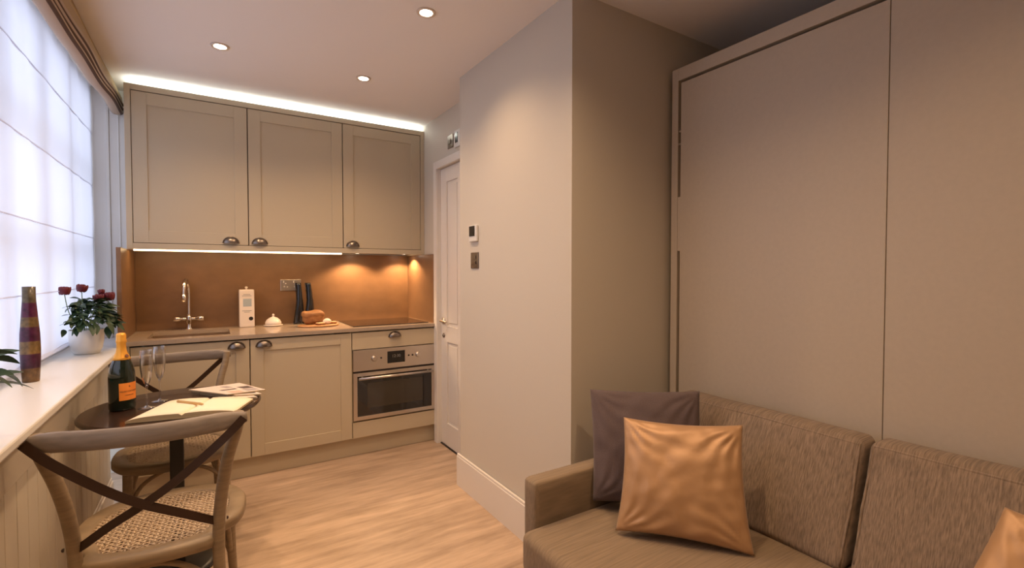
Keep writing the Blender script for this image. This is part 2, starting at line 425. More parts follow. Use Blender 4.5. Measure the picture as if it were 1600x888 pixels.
bm = B(); lathe(bm, [(.026, 0), (.026, .006), (.012, .008), (.009, .03)], n=20); bm.transform(Matrix.Translation((1.499, 3.355, .955)) @ Matrix.Rotation(-PI/2, 4, 'Y'))
tube(bm, smooth_path([(1.476, 3.355, .955), (1.468, 3.35, .956), (1.466, 3.30, .957), (1.467, 3.245, .955)]), .008)
part('door_handle', bm, 'steel', D, 'polished lever handle')
bm = B(); lathe(bm, [(.018, 0), (.018, .004), (.006, .006), (.006, .012)], n=20); bm.transform(Matrix.Translation((1.499, 3.350, .845)) @ Matrix.Rotation(-PI/2, 4, 'Y'))
part('key_escutcheon', bm, 'pewter', D)
bm = B()
for (a, b, c, d) in ((DY1, DY1+.055, 0, DZ+.055), (DY0-.055, DY0, 0, DZ+.055), (DY0, DY1, DZ, DZ+.055)):
    box(bm, 1.462, 1.48, a, b, c, d, bev=.002)
box(bm, 1.48, 1.55, DY1-.002, DY1, 0, DZ); 
struct('trim_4', bm, 'white', 'white architrave round the door', 'trim')
bm = B(); box(bm, 1.49, 1.55, DY0, DY1, .0005, .007)
struct('trim_5', bm, 'dark', 'dark threshold gap below the door', 'trim')

# small devices on the walls
t = thing('light_switch', 'square bronze switch plate above the door, beside the cabinet', 'switch', (1.48, 3.175, 2.225))
part('plate', box(B(), 1.474, 1.48, 3.13, 3.22, 2.225, 2.32, bev=.002), 'pewter', t); part('rocker', box(B(), 1.470, 1.474, 3.16, 3.19, 2.255, 2.29, bev=.001), 'pewter', t)
t = thing('alarm_panel', 'small white alarm unit with dark window above the door', 'alarm', (1.48, 3.05, 2.21))
part('casing', box(B(), 1.465, 1.48, 3.00, 3.09, 2.205, 2.325, bev=.004), 'plaque', t); part('sensor_window', box(B(), 1.461, 1.465, 3.03, 3.07, 2.235, 2.305, bev=.001), 'display', t)
t = thing('thermostat', 'white wall thermostat with black screen, above the switch', 'thermostat', (1.30, 2.465, 1.505))
part('casing', box(B(), 1.285, 1.30, 2.42, 2.512, 1.505, 1.60, bev=.004), 'plaque', t); part('screen', box(B(), 1.282, 1.2855, 2.44, 2.505, 1.537, 1.596, bev=.001), 'display', t)
t = thing('light_switch', 'bronze light switch plate directly below the thermostat', 'switch', (1.30, 2.46, 1.35))
part('plate', box(B(), 1.294, 1.30, 2.415, 2.508, 1.35, 1.443, bev=.002), 'pewter', t)
for zz in (1.375, 1.405): part('rocker', box(B(), 1.290, 1.294, 2.44, 2.485, zz, zz+.018, bev=.001), 'pewter', t)

# ------------------------------------------------------------------ ceiling downlights
g = 'recessed ceiling downlights'
lamps = [(.056, 2.959, 'recessed downlight nearest the window, above the sink side'), (.804, 2.976, 'recessed downlight in the ceiling nearest the wall cabinets'), (.846, 2.075, 'recessed downlight nearest the camera at the top of the picture'),
         (.06, 2.06, 'recessed downlight out of frame near the window'), (.84, 1.15, 'recessed downlight out of frame over the sofa front'), (.06, 1.1, 'recessed downlight out of frame over the camera'), (1.05, .35, 'recessed downlight out of frame by the wardrobe'), (.5, -.7, 'recessed downlight behind the camera')]
first = None
for i, (x, y, lb) in enumerate(lamps):
    if first is None:
        t = first = thing('ceiling_downlight', lb, 'ceiling light', (x, y, CZ), g)
        part('trim_ring', lathe(B(), [(.030, -.0005), (.044, -.0005), (.042, -.006), (.033, -.006), (.030, -.004)], n=28), 'lampring', t, world=False)
        part('lens', lathe(B(), [(.029, -.0008), (.029, -.0045), (.02, -.0050)], n=24), 'lens', t, world=False)
    else:
        t = copy_tree(first); t.location = (x, y, CZ); t['label'] = lb
    light('downlight_beam', 'SPOT', (x, y, CZ-.012), SPOT_W*(1.0), WARM, spot_size=math.radians(134), spot_blend=1.0, shadow_soft_size=.03)

# ------------------------------------------------------------------ kitchen
FY = 3.46; UY = 3.69
def cup_handle(name, x, yf, z, parent):
    bm = B(); nu, nv = 14, 8; W_, H_, Dp = .045, .040, .026
    def pt(u, v, s):  # u 0..pi across, v 0..pi/2 from front face down to outer
        return (x+s*W_*math.cos(u), yf-s*Dp*math.sin(u)*math.sin(v)-.0005, z-.020+s*H_*math.sin(u)*math.cos(v))
    for s in (1.0, .88):
        gr = [[bm.verts.new(pt(PI*i/nu, PI/2*j/nv, s)) for j in range(nv+1)] for i in range(nu+1)]
        for i in range(nu):
            for j in range(nv):
                try: f = bm.faces.new((gr[i][j], gr[i+1][j], gr[i+1][j+1], gr[i][j+1])); f.smooth = True
                except ValueError: pass
    sweep(bm, [Vector((x+.048*math.cos(PI*i/14), yf-.002, z-.020+.043*math.sin(PI*i/14))) for i in range(15)], .004, .004, (0, 1, 0), 6)
    bmesh.ops.remove_doubles(bm, verts=bm.verts, dist=1e-5)
    part(name, bm, 'pewter', parent, recalc=True)
def shaker(x0, x1, z0, z1, yf, parent, hx, hz, st=.075):
    bm = B(); t = .020; y0, y1 = yf, yf+t
    box(bm, x0, x0+st, y0, y1, z0, z1, bev=.0012); box(bm, x1-st, x1, y0, y1, z0, z1, bev=.0012)
    box(bm, x0+st, x1-st, y0, y1, z0, z0+st, bev=.0012); box(bm, x0+st, x1-st, y0, y1, z1-st, z1, bev=.0012)
    d = mesh_obj('door', bm.copy() if False else bm, 'cabinet'); d.parent = parent
    d.data.transform(Matrix.Translation(-wpos(parent)))
    part('door_panel', box(B(), x0+st-.004, x1-st+.004, yf+.007, y1-.002, z0+st-.004, z1-st+.004), 'cabinet', d)
    cup_handle('cup_handle', hx, yf, hz, d)
    return d
cells = [(-.397, .216), (.222, .835), (.841, 1.445)]
hx = [.115, .285, .908]
gl = 'wall cabinets above the worktop'
names = ['wall cabinet with shaker door nearest the window, handle at lower right', 'middle wall cabinet with shaker door, handle at lower left', 'wall cabinet with shaker door at the right, against the pale wall']
for (a, b), h, nm in zip(cells, hx, names):
    t = thing('wall_cabinet', 'sage beige ' + nm, 'cabinet', ((a+b)/2, 3.87, 1.508), gl)
    part('body', box(B(), a-.002, b+.002, UY+.022, 4.03, 1.508, 2.44), 'cabinet', t)
    shaker(a, b, 1.510, 2.430, UY, t, h, 1.540)
t = thing('cabinet_surround', 'beige painted frame running round the three wall cabinets', 'cabinet frame', (.52, 3.85, 1.468))
part('end_panel', box(B(), -.43, -.400, UY-.004, 4.045, 1.470, 2.469, bev=.001), 'cabinet', t)
part('end_panel', box(B(), 1.448, 1.479, UY-.004, 4.045, 1.470, 2.469, bev=.001), 'cabinet', t)
part('cornice', box(B(), -.40, 1.448, UY-.004, UY+.03, 2.434, 2.469, bev=.001), 'cabinet', t)
part('pelmet', box(B(), -.40, 1.448, UY-.004, UY+.018, 1.470, 1.507, bev=.001), 'cabinet', t)
part('gap_shade_sheet', box(B(), -.40, 1.448, UY+.0205, UY+.024, 1.5075, 2.434), 'brown_gap', t)  # dark brown sheet behind the doors, shadow of the door gaps put in as colour
part('bottom_board', box(B(), -.40, 1.448, UY+.018, 4.03, 1.482, 1.505), 'cabinet', t)
part('top_board', box(B(), -.40, 1.448, UY+.03, 4.045, 2.441, 2.448), 'cabinet', t)
single('led_strip', box(B(), -.40, 1.44, UY+.045, UY+.060, 2.4485, 2.455), 'ledwhite', 'cool white light strip on top of the wall cabinets', 'light strip', (.52, UY+.05, 2.4485))
light('cabinet_top_glow', 'AREA', (.52, UY+.085, 2.458), LED_W, (.86, .98, 1), (PI, 0, 0), shape='RECTANGLE', size=1.84, size_y=.03)
single('led_strip', box(B(), -.40, .83, UY+.019, UY+.036, 1.4605, 1.4815), 'ledwarm', 'warm light strip under the two left wall cabinets', 'light strip', (.2, UY+.03, 1.4605))
light('under_cabinet_glow', 'AREA', (.21, UY+.065, 1.470), 1.9, (1, .60, .26), (0, 0, 0), shape='RECTANGLE', size=1.22, size_y=.03)
t = thing('hood_light', 'left spot lamp under the extractor hood above the hob', 'hood light', (1.0, 3.92, 1.478), 'extractor hood lamps')
part('lens', lathe(B(), [(.026, 0), (.026, .003)], 1.0, 3.90, 1.478), 'lens', t)
t2 = copy_tree(t); t2.location = (1.385, 3.92, 1.478); t2['label'] = 'right spot lamp under the extractor hood above the hob'
for x in (.98, 1.385):
    light('hood_beam', 'SPOT', (x, 3.885, 1.474), 21, (1, .62, .32), spot_size=math.radians(135), spot_blend=.45, shadow_soft_size=.015)
single('extractor_hood', box(B(), .86, 1.43, UY+.05, 4.02, 1.4795, 1.4818, bev=.0005), 'steel', 'flat steel extractor hood plate under the right wall cabinet', 'extractor hood', (1.15, 3.86, 1.4795))

# base run
WZ = .93
names = [('sink_cabinet', 'beige shaker base cabinet under the sink, behind the far chair'), ('dishwasher_cabinet', 'beige shaker base cabinet between the sink and the oven')]
bc = [(-.397, .200), (.206, .836)]; bh = [.130, .283]
for (a, b), h, (nm, lb) in zip(bc, bh, names):
    t = thing('base_cabinet', lb, 'cabinet', ((a+b)/2, 3.75, .135), 'base cabinets under the worktop')
    part('body', box(B(), a-.002, b+.002, FY+.022, 4.03, .135, .70), 'cabinet', t)
    part('side_panel', box(B(), b-.004, b+.002, FY+.022, 4.03, .70, .90), 'cabinet', t)
    shaker(a, b, .137, .895, FY, t, h, .866)
single('end_filler', box(B(), -.43, -.400, FY-.002, 4.03, 0, .903, bev=.001), 'cabinet', 'narrow beige end panel closing the base cabinets at the window side', 'panel', (-.415, 3.75, 0))
t = thing('oven_housing', 'beige base cabinet holding the built-in oven, with a drawer above', 'cabinet', (1.15, 3.75, .135))
bm = B(); box(bm, .840, .856, FY+.022, 4.03, .137, .90); box(bm, 1.448, 1.465, FY+.022, 4.03, .137, .90); box(bm, .856, 1.448, FY+.022, 4.03, .137, .25); box(bm, .856, 1.448, 4.00, 4.03, .25, .90)
part('body', bm, 'cabinet', t)
bm = B(); box(bm, .841, 1.470, FY, FY+.020, .773, .895, bev=.001)
d = part('drawer', bm, 'cabinet', t)
cup_handle('cup_handle', 1.150, FY, .866, d)
part('lower_panel', box(B(), .841, 1.470, FY, FY+.020, .137, .250, bev=.001), 'cabinet', t)
single('kickboard', box(B(), -.43, 1.478, 3.503, 3.52, .001, .133), 'cabinet', 'long beige kickboard along the floor under the base cabinets', 'kickboard', (.52, 3.51, .001))
# oven
t = thing('built_in_oven', 'stainless steel built-in oven with black glass door under the hob', 'oven', (1.155, 3.7, .255))
X0, X1 = .845, 1.466
part('body', box(B(), .858, 1.446, FY+.02, 3.98, .255, .765), 'steel', t)
cp = part('control_panel', box(B(), X0, X1, FY-.006, FY+.018, .617, .768, bev=.002), 'steel', t)
part('display', box(B(), 1.092, 1.225, FY-.0085, FY-.006, .655, .742), 'display', cp)
bm = text_mesh('12:30', .030); bm.transform(Matrix.Translation((1.158, FY-.0088, .705)) @ Matrix.Rotation(PI/2, 4, 'X')); part('clock_digits', bm, 'print', cp)
for x in (1.045, 1.255, 1.285):
    bm = B(); lathe(bm, [(.007, 0), (.007, .003)], n=14); bm.transform(Matrix.Translation((x, FY-.006, .70)) @ Matrix.Rotation(PI/2, 4, 'X')); part('button', bm, 'black', cp)
for x in (.995, 1.330):
    bm = B(); lathe(bm, [(.022, 0), (.022, .004), (.018, .008), (.016, .018)], n=24); bm.transform(Matrix.Translation((x, FY-.006, .70)) @ Matrix.Rotation(PI/2, 4, 'X')); part('dial', bm, 'steel', cp)
part('vent_slot', box(B(), X0+.004, X1-.004, FY-.001, FY+.018, .603, .617), 'dark', t)
bm = B(); y0, y1 = FY-.008, FY+.018
box(bm, X0, X0+.028, y0, y1, .262, .603, bev=.0015); box(bm, X1-.028, X1, y0, y1, .262, .603, bev=.0015); box(bm, X0+.028, X1-.028, y0, y1, .262, .290, bev=.0015); box(bm, X0+.028, X1-.028, y0, y1, .578, .603, bev=.0015)
od = part('oven_door', bm, 'steel', t)
part('glass', box(B(), X0+.028, X1-.028, FY-.005, FY+.010, .290, .578), 'blackglass', od)
part('window', box(B(), X0+.10, X1-.10, FY-.0056, FY-.005, .345, .525, bev=.0002), 'ovenglass', od)
bm = B(); tube(bm, [(X0+.03, FY-.045, .568), (X1-.03, FY-.045, .568)], .0095, 14)
for x in (X0+.06, X1-.06): tube(bm, [(x, FY-.045, .568), (x, FY-.006, .572)], .006)
part('oven_handle', bm, 'steel', od)
# worktop with cut-out
sx0, sx1, sy0, sy1 = -.33, .10, 3.555, 3.925
bm = B()
for a in ((-.43, sx0, 3.445, 4.035), (sx1, 1.478, 3.445, 4.035), (sx0, sx1, 3.445, sy0), (sx0, sx1, sy1, 4.035)): box(bm, a[0], a[1], a[2], a[3], .905, WZ)
bmesh.ops.remove_doubles(bm, verts=bm.verts, dist=1e-4)
single('worktop', bm, 'quartz', 'long pinkish beige stone worktop with a sink cut-out', 'worktop', (.52, 3.74, .905))
t = thing('sink', 'undermounted rectangular sink set in the worktop below the tap', 'sink', ((sx0+sx1)/2, 3.74, .74))
bm = B(); th = .004; zb = .745
a0, a1, b0, b1 = sx0-.012, sx1+.012, sy0-.012, sy1+.012
for q in ((a0, sx0, b0, b1), (sx1, a1, b0, b1), (sx0, sx1, b0, sy0), (sx0, sx1, sy1, b1)): box(bm, *q, zb, .9045)
box(bm, a0, a1, b0, b1, zb-.01, zb)
M['sinksteel'] = mat('sink_steel', (.62, .50, .38), .28, .9)
part('basin', bm, 'sinksteel', t); part('drain', lathe(B(), [(.04, zb+.0003), (.042, zb+.002), (.03, zb+.003), (.028, zb+.001)], -.115, 3.80, 0, n=24), 'chrome', t)
# backsplash
bm = B(); box(bm, -.429, 1.4645, 4.0355, 4.0495, WZ+.0003, 1.4695, bev=.0005)
single('backsplash', bm, 'splash', 'brown stone backsplash slab behind the tap and hob', 'backsplash', (.52, 4.04, WZ))
single('side_splash', box(B(), 1.465, 1.4795, 3.47, 4.035, WZ, 1.469, bev=.0005), 'splash', 'brown stone side splash to the right of the hob', 'backsplash', (1.47, 3.75, WZ))
single('side_splash', box(B(), -.452, -.430, 3.46, 4.035, .9305, 1.469, bev=.0005), 'splash', 'narrow brown stone side splash next to the window jamb', 'backsplash', (-.44, 3.75, WZ))
single('hob', box(B(), .862, 1.44, 3.515, 3.985, WZ+.0003, WZ+.006, bev=.0015), 'blackglass', 'flat black glass hob set on the right of the worktop', 'hob', (1.15, 3.75, WZ))
# tap
t = thing('mixer_tap', 'tall chrome two-handled swan neck tap behind the sink', 'tap', (-.135, 3.985, WZ))
TX, TY = -.135, 3.985
part('body', lathe(B(), [(.024, 0), (.022, .008), (.015, .02), (.015, .05), (.018, .06), (.018, .09), (.012, .10)], TX, TY, WZ, n=20), 'chrome', t)
part('spout', tube(B(), smooth_path([(TX, TY, WZ+.09), (TX, TY, WZ+.26), (TX-.003, TY-.015, WZ+.315), (TX-.01, TY-.06, WZ+.345), (TX-.018, TY-.105, WZ+.325), (TX-.022, TY-.125, WZ+.275), (TX-.022, TY-.127, WZ+.235)]), .0105, 12), 'chrome', t)
part('nozzle', tube(B(), [(TX-.022, TY-.127, WZ+.25), (TX-.022, TY-.127, WZ+.20)], .0145, 14), 'chrome', t)
for s in (-1, 1):
    part('tap_arm', tube(B(), [(TX, TY, WZ+.075), (TX+s*.05, TY-.005, WZ+.075)], .010, 12), 'chrome', t)
    part('tap_handle', tube(B(), [(TX+s*.045, TY-.005, WZ+.075), (TX+s*.088, TY-.01, WZ+.077)], .017, 14), 'chrome', t)
# sockets
def socket(x, z, w_, lb):
    t = thing('power_socket', lb, 'socket', (x, 4.035, z), 'sockets on the backsplash')
    part('plate', box(B(), x-w_/2, x+w_/2, 4.028, 4.035, z, z+.086, bev=.002), 'steel', t)
    for dx in ((-.035, .035) if w_ > .1 else (0,)):
        for (px, pz) in ((0, .055), (-.011, .03), (.011, .03)): part('pin_slot', box(B(), x+dx+px-.004, x+dx+px+.004, 4.0265, 4.028, z+pz-.003, z+pz+.003), 'plaque', t)
        part('rocker', box(B(), x+dx-.018, x+dx-.012, 4.025, 4.028, z+.06, z+.075, bev=.0005), 'plaque', t)
socket(.520, 1.185, .146, 'brushed steel double socket on the backsplash behind the black vases')
# carton
t = thing('canister', 'tall white square canister with a blue grey square print beside the tap', 'canister', (.215, 3.965, WZ))
cx, cy = .215, 3.965
part('body', box(B(), cx-.048, cx+.048, cy-.045, cy+.045, WZ, WZ+.272, bev=.006), 'pinkwhite', t)
part('knob', lathe(B(), [(.006, .272), (.006, .280), (.010, .284), (.010, .290), (.003, .294)], cx, cy, WZ, n=16), 'pinkwhite', t)
part('square_print', box(B(), cx-.024, cx+.030, cy-.0455, cy-.0448, WZ+.150, WZ+.206), 'greyprint', t)
bm = B(); lathe(bm, [(.014, 0), (.014, .001)], n=18); bm.transform(Matrix.Translation((cx+.025, cy-.0448, WZ+.062)) @ Matrix.Rotation(PI/2, 4, 'X')); part('round_print', bm, 'black', t)
for zz, ww in ((.235, .022), (.225, .03), (.118, .03), (.108, .018)): part('text_line', box(B(), cx-ww, cx+ww, cy-.0454, cy-.0448, WZ+zz, WZ+zz+.0035), 'print', t)
# butter dome
t = thing('butter_dish', 'white domed porcelain dish with knob between canister and vases', 'dish', (.385, 3.93, WZ))
part('plate', lathe(B(), [(.05, 0), (.064, .004), (.066, .008), (.055, .009)], .385, 3.93, WZ), 'pinkwhite', t)
part('dome', lathe(B(), [(.056, .009), (.054, .028), (.044, .046), (.026, .060), (.010, .066), (.006, .070)], .385, 3.93, WZ), 'pinkwhite', t)
part('knob', lathe(B(), [(.004, .068), (.009, .077), (.008, .085), (.002, .089)], .385, 3.93, WZ, n=16), 'pinkwhite', t)
# black twisted vases
def twist_vase(x, y, lb, dx, h):
    bm = B(); n = 20; rings = []
    for i in range(25):
        tt = i/24; r = .030*(1-tt)+.021*tt + .004*math.sin(tt*PI); ox = dx*math.sin(tt*PI)*(1 if tt < .6 else .9); tw = tt*2.2
        ring = []
        for k in range(n):
            a = 2*PI*k/n; rr = r*(1+.16*math.cos(2*(a-tw)))
            ring.append(bm.verts.new((x+ox+rr*math.cos(a), y+rr*math.sin(a), WZ+h*tt)))
        rings.append(ring)
    for a_, b_ in zip(rings, rings[1:]):
        for k in range(n): bm.faces.new((a_[k], a_[(k+1) % n], b_[(k+1) % n], b_[k])).smooth = True
    bm.faces.new(rings[0][::-1]); bm.faces.new(rings[-1])
    return single('twisted_vase', bm, 'sculpt', lb, 'vase', (x, y, WZ), 'black twisted vases on the worktop')
twist_vase(.560, 3.965, 'left of two tall glossy black twisted vases on the worktop', .012, .315)
twist_vase(.632, 3.975, 'right of two tall glossy black twisted vases, next to the bread', .016, .315)
# bread board
t = thing('bread_board', 'oval wooden bread board under the loaf', 'board', (.66, 3.72, WZ))
part('board', lathe(B(), [(.11, 0), (.115, .004), (.115, .010), (.11, .013)], .665, 3.73, WZ, n=40, sx=1.25, sy=.9), 'board', t)
bm = B(); ln = .085
def loaf(P):
    z = P.z
    k = 1+.12*math.sin(min(1, max(0, (z+.05)/.10))*PI/2) if z > 0 else 1
    return Vector((P.x*k, P.y*k, z+.004*math.sin(P.x*60)))
rbox(bm, (.635, 3.775, WZ+.013+.051), (.068, .046, .045), .022, (.004, .004, .006), n=14, fn=loaf)
single('bread_loaf', bm, 'bread', 'golden brown tin loaf on the wooden board', 'bread', (.635, 3.775, WZ+.013))
def slice_(x, y, rz, lb):
    bm = B(); rbox(bm, (0, 0, 0), (.030, .026, .007), .006, n=8); rbox(bm, (0, 0, .0055), (.026, .022, .003), .0025, n=6, mi=1)
    bm.transform(Matrix.Translation((x, y, WZ+.0205)) @ Matrix.Rotation(rz, 4, 'Z'))
    single('bread_slice', bm, ['bread', 'crumb'], lb, 'bread', (x, y, WZ+.0135), 'bread pieces on the board')
slice_(.672, 3.690, .3, 'pale cut slice of bread in front of the loaf')
slice_(.765, 3.735, -.2, 'brown crust piece of bread right of the white bun')
bm = B(); lathe(bm, [(.016, 0), (.027, .012), (.026, .026), (.015, .038), (.003, .042)], .722, 3.715, WZ+.0135, n=20, sx=1.15)
single('garlic_bulb', bm, 'egg', 'round cream-white bulb on the board right of the loaf', 'garlic', (.722, 3.715, WZ+.0135))

# ------------------------------------------------------------------ bistro chairs
def ring_outline(pts, n=7):
    full = pts + [(-x, y) for x, y in reversed(pts[1:-1])]
    P = [Vector((x, y, 0)) for x, y in full]; out = []; L = len(P)
    for i in range(L):
        p0, p1, p2, p3 = P[i-1], P[i], P[(i+1) % L], P[(i+2) % L]
        for k in range(n):
            t = k/n; out.append(.5*((2*p1)+(p2-p0)*t+(2*p0-5*p1+4*p2-p3)*t*t+(3*p1-p0-3*p2+p3)*t**3))
    return out
OUT = [(0, -.245), (.10, -.238), (.17, -.215), (.178, -.14), (.232, -.085), (.250, 0), (.245, .11), (.195, .205), (.10, .255), (0, .265)]
INN = [(0, -.185), (.08, -.18), (.135, -.160), (.15, -.11), (.178, -.06), (.192, 0), (.187, .09), (.148, .160), (.08, .198), (0, .205)]
def chair(name, label, loc, rz):
    t = thing(name, label, 'chair', loc, 'cross back cane seat chairs at the round table', rz)
    P = lambda n, b, m_, par=t, **k: part(n, b, m_, par, world=False, **k)
    o_ = ring_outline(OUT); i_ = ring_outline(INN); bm = B(); N = len(o_)
    lv = [[bm.verts.new((p.x*s, p.y*s, z)) for p in o_] for z, s in ((.425, .97), (.435, 1), (.455, 1), (.465, .97))]
    li = [[bm.verts.new((p.x*s, p.y*s, z)) for p in i_] for z, s in ((.465, 1.04), (.458, 1), (.425, 1))]
    seq = lv+li+[lv[0]]
    for a, b in zip(seq, seq[1:]):
        for k in range(N): bm.faces.new((a[k], a[(k+1) % N], b[(k+1) % N], b[k])).smooth = True
    P('seat_frame', bm, 'limewood')
    # woven cane: strands both ways plus diagonals, clipped to the inner ring
    poly = [(p.x*1.02, p.y*1.02) for p in i_]
    def clip(p, d):
        ts = []
        for a, b in zip(poly, poly[1:]+poly[:1]):
            ex, ey = b[0]-a[0], b[1]-a[1]; den = d[0]*ey-d[1]*ex
            if abs(den) < 1e-9: continue
            tt = ((a[0]-p[0])*ey-(a[1]-p[1])*ex)/den; uu = ((a[0]-p[0])*d[1]-(a[1]-p[1])*d[0])/den
            if 0 <= uu <= 1: ts.append(tt)
        return (min(ts), max(ts)) if len(ts) > 1 else None
    bm = B(); pitch = .0145
    for ang, off, pt_, wd, zc in ((0, 0, pitch, .0050, .4555), (90, 0, pitch, .0050, .4570), (45, .5, pitch, .0020, .4585), (-45, .5, pitch, .0020, .4598)):
        d = (math.cos(math.radians(ang)), math.sin(math.radians(ang))); nn = (-d[1], d[0])
        for q in range(-24, 25):
            s = (q+off)*pt_; p = (nn[0]*s, nn[1]*s); c = clip(p, d)
            if not c: continue
            a = (p[0]+d[0]*c[0], p[1]+d[1]*c[0]); b = (p[0]+d[0]*c[1], p[1]+d[1]*c[1])
            sweep(bm, [Vector((a[0], a[1], zc)), Vector((b[0], b[1], zc))], wd, .0012, (nn[0], nn[1], 0))
    P('cane_weave', bm, 'cane', kind='stuff')
    for s in (-1, 1):
        pts = smooth_path([(s*.198, -.245, 0), (s*.186, -.215, .25), (s*.181, -.205, .46), (s*.192, -.212, .60), (s*.212, -.232, .72), (s*.240, -.250, .82), (s*.246, -.255, .875)])
        P('rear_leg', tube(B(), pts, lambda t_: .0155+.003*math.sin(t_*PI), 12), 'limewood')
        pts = smooth_path([(s*.205, .175, 0), (s*.195, .155, .22), (s*.190, .140, .44)])
        P('front_leg', tube(B(), pts, lambda t_: .013+.006*t_, 12), 'limewood')
        P('side_brace', tube(B(), smooth_path([(s*.190, -.19, .22), (s*.185, -.14, .34), (s*.180, -.02, .405), (s*.186, .09, .35), (s*.192, .145, .22)]), .009, 8), 'limewood')
    P('front_brace', tube(B(), smooth_path([(-.188, .145, .22), (-.14, .15, .35), (0, .155, .41), (.14, .15, .35), (.188, .145, .22)]), .009, 8), 'limewood')
    P('rear_brace', tube(B(), smooth_path([(-.184, -.21, .22), (-.13, -.205, .35), (0, -.20, .41), (.13, -.205, .35), (.184, -.21, .22)]), .009, 8), 'limewood')
    # bowed top rail outside the posts
    pts = smooth_path([(-.268, -.268, .858), (-.20, -.290, .858), (-.10, -.315, .857), (0, -.323, .856), (.10, -.315, .857), (.20, -.290, .858), (.268, -.268, .858)], 5)
    P('top_rail', sweep(B(), pts, lambda t_: .026+.032*min(1, 5*min(t_, 1-t_)+.2), .022, (0, .12, 1), 12), 'limerail')
    for s in (-1, 1):
        sh = .004*s
        pts = smooth_path([(s*.262, -.272-.018, .862), (s*.20, -.300, .80), (s*.09, -.287+sh, .70), (0, -.278+sh, .635), (-s*.09, -.250+sh, .575), (-s*.15, -.222, .528), (-s*.174, -.208, .510)], 5)
        P('cross_brace', sweep(B(), pts, .025, .004, (0, .2, 1)), 'darkmetal', label='dark bronze diagonal bar')
        bm = B(); lathe(bm, [(.006, 0), (.005, .004), (.001, .006)], n=10); bm.transform(Matrix.Translation((s*.205, -.212, .515)) @ Matrix.Rotation(s*PI/2, 4, 'Y')); P('bolt', bm, 'darkmetal')
    return t
chair('cross_back_chair', 'cross back cane chair in front with its back to the camera, nearest the sill', (-.153, 2.055, 0), math.radians(-5))
chair('cross_back_chair', 'cross back cane chair on the far side of the table, before the sink cabinet', (-.155, 2.890, 0), PI+math.radians(5))

# ------------------------------------------------------------------ table
TXc, TYc, TZ, TR = -.14, 2.588, .74, .335
t = thing('bistro_table', 'round dark brown bistro table on a black pedestal by the window', 'table', (TXc, TYc, 0))
part('tabletop', lathe(B(), [(TR-.03, -.030), (TR-.008, -.026), (TR, -.016), (TR, -.008), (TR-.006, 0)], TXc, TYc, TZ, n=72), 'tabledark', t)
part('pedestal', box(B(), TXc-.026, TXc+.026, TYc-.024, TYc+.024, .03, .70, bev=.004), 'black', t)
part('top_plate', box(B(), TXc-.10, TXc+.10, TYc-.10, TYc+.10, .698, .710, bev=.002), 'black', t)
part('base', lathe(B(), [(.145, 0), (.145, .012), (.12, .02), (.05, .03)], TXc, TYc, 0, n=48), 'black', t)
# bottle
bx, by = -.330, 2.615; BZ = TZ+.0005
t = thing('champagne_bottle', 'dark green champagne bottle with orange label and gold foil on the table', 'bottle', (bx, by, BZ))
R0 = .047
prof = [(.040, 0), (R0-.002, .003), (R0, .010), (R0, .135), (R0-.002, .160), (R0-.008, .190), (.027, .222), (.018, .245), (.0155, .262), (.015, .300)]
part('glass', lathe(B(), prof, bx, by, BZ, n=40), 'bottle', t)
part('foil', lathe(B(), [(.0330, .2145), (.0285, .224), (.0195, .246), (.0170, .262), (.0165, .285), (.0185, .288), (.0185, .298), (.0175, .300), (.0175, .318), (.0150, .326), (.006, .3285)], bx, by, BZ, n=28), 'foil', t)
part('foil_medal', lathe(B(), [(.010, 0), (.009, .001)], n=16).__class__ and (lambda b: (lathe(b, [(.0075, 0), (.0065, .0012)], n=16), b.transform(Matrix.Translation((bx+.021, by-.0215, BZ+.231)) @ Matrix.Rotation(math.radians(45), 4, 'Z') @ Matrix.Rotation(math.radians(62), 4, 'X')), b)[-1])(B()), 'ink', t)
A0 = math.radians(-52); # label faces the room
def wrap(px, pz, rr): a = A0+px/rr; return (bx+rr*math.cos(a), by+rr*math.sin(a), BZ+pz)
bm = B(); rr = R0+.0006
cols = [[bm.verts.new(wrap(-.036+.072*i/16, z, q)) for z, q in ((.045, rr), (.118, rr), (.118, R0-.0005), (.045, R0-.0005))] for i in range(17)]
for a, b in zip(cols, cols[1:]):
    for k in range(4): bm.faces.new((a[k], b[k], b[(k+1) % 4], a[(k+1) % 4]))
bm.faces.new(cols[0]); bm.faces.new(cols[-1][::-1])
lb_ = part('label', bm, 'label', t)
for s_, sz, z_ in (('VEUVE CLICQUOT', .0082, .082), ('CHAMPAGNE', .0055, .066), ('+', .016, .102)):
    bm = text_mesh(s_, sz, .0003)
    for v in bm.verts: v.co = Vector(wrap(v.co.x, v.co.y+z_, rr+.0005+v.co.z))
    part('label_print', bm, 'ink', lb_)
# flutes
def flute(x, y, lb):
    z = TZ+.0005
    t = thing('champagne_flute', lb, 'glass', (x, y, z), 'champagne flutes beside the bottle')
    part('foot', lathe(B(), [(.033, 0), (.033, .0012), (.012, .004), (.004, .010)], x, y, z, n=28), 'flute', t)
    part('stem', lathe(B(), [(.004, .008), (.0034, .05), (.0034, .085), (.006, .098)], x, y, z, n=12), 'flute', t)
    bo = [(.004, .098), (.011, .108), (.019, .135), (.0235, .175), (.0235, .215), (.0215, .250)]
    inn = [(r-.0012, h) for r, h in reversed(bo)]
    part('bowl', lathe(B(), bo+inn[:-1]+[(.001, .103)], x, y, z, n=28), 'flute', t)
flute(-.243, 2.585, 'clear champagne flute next to the bottle, nearer the camera')
flute(-.205, 2.690, 'clear champagne flute further back behind the first one')
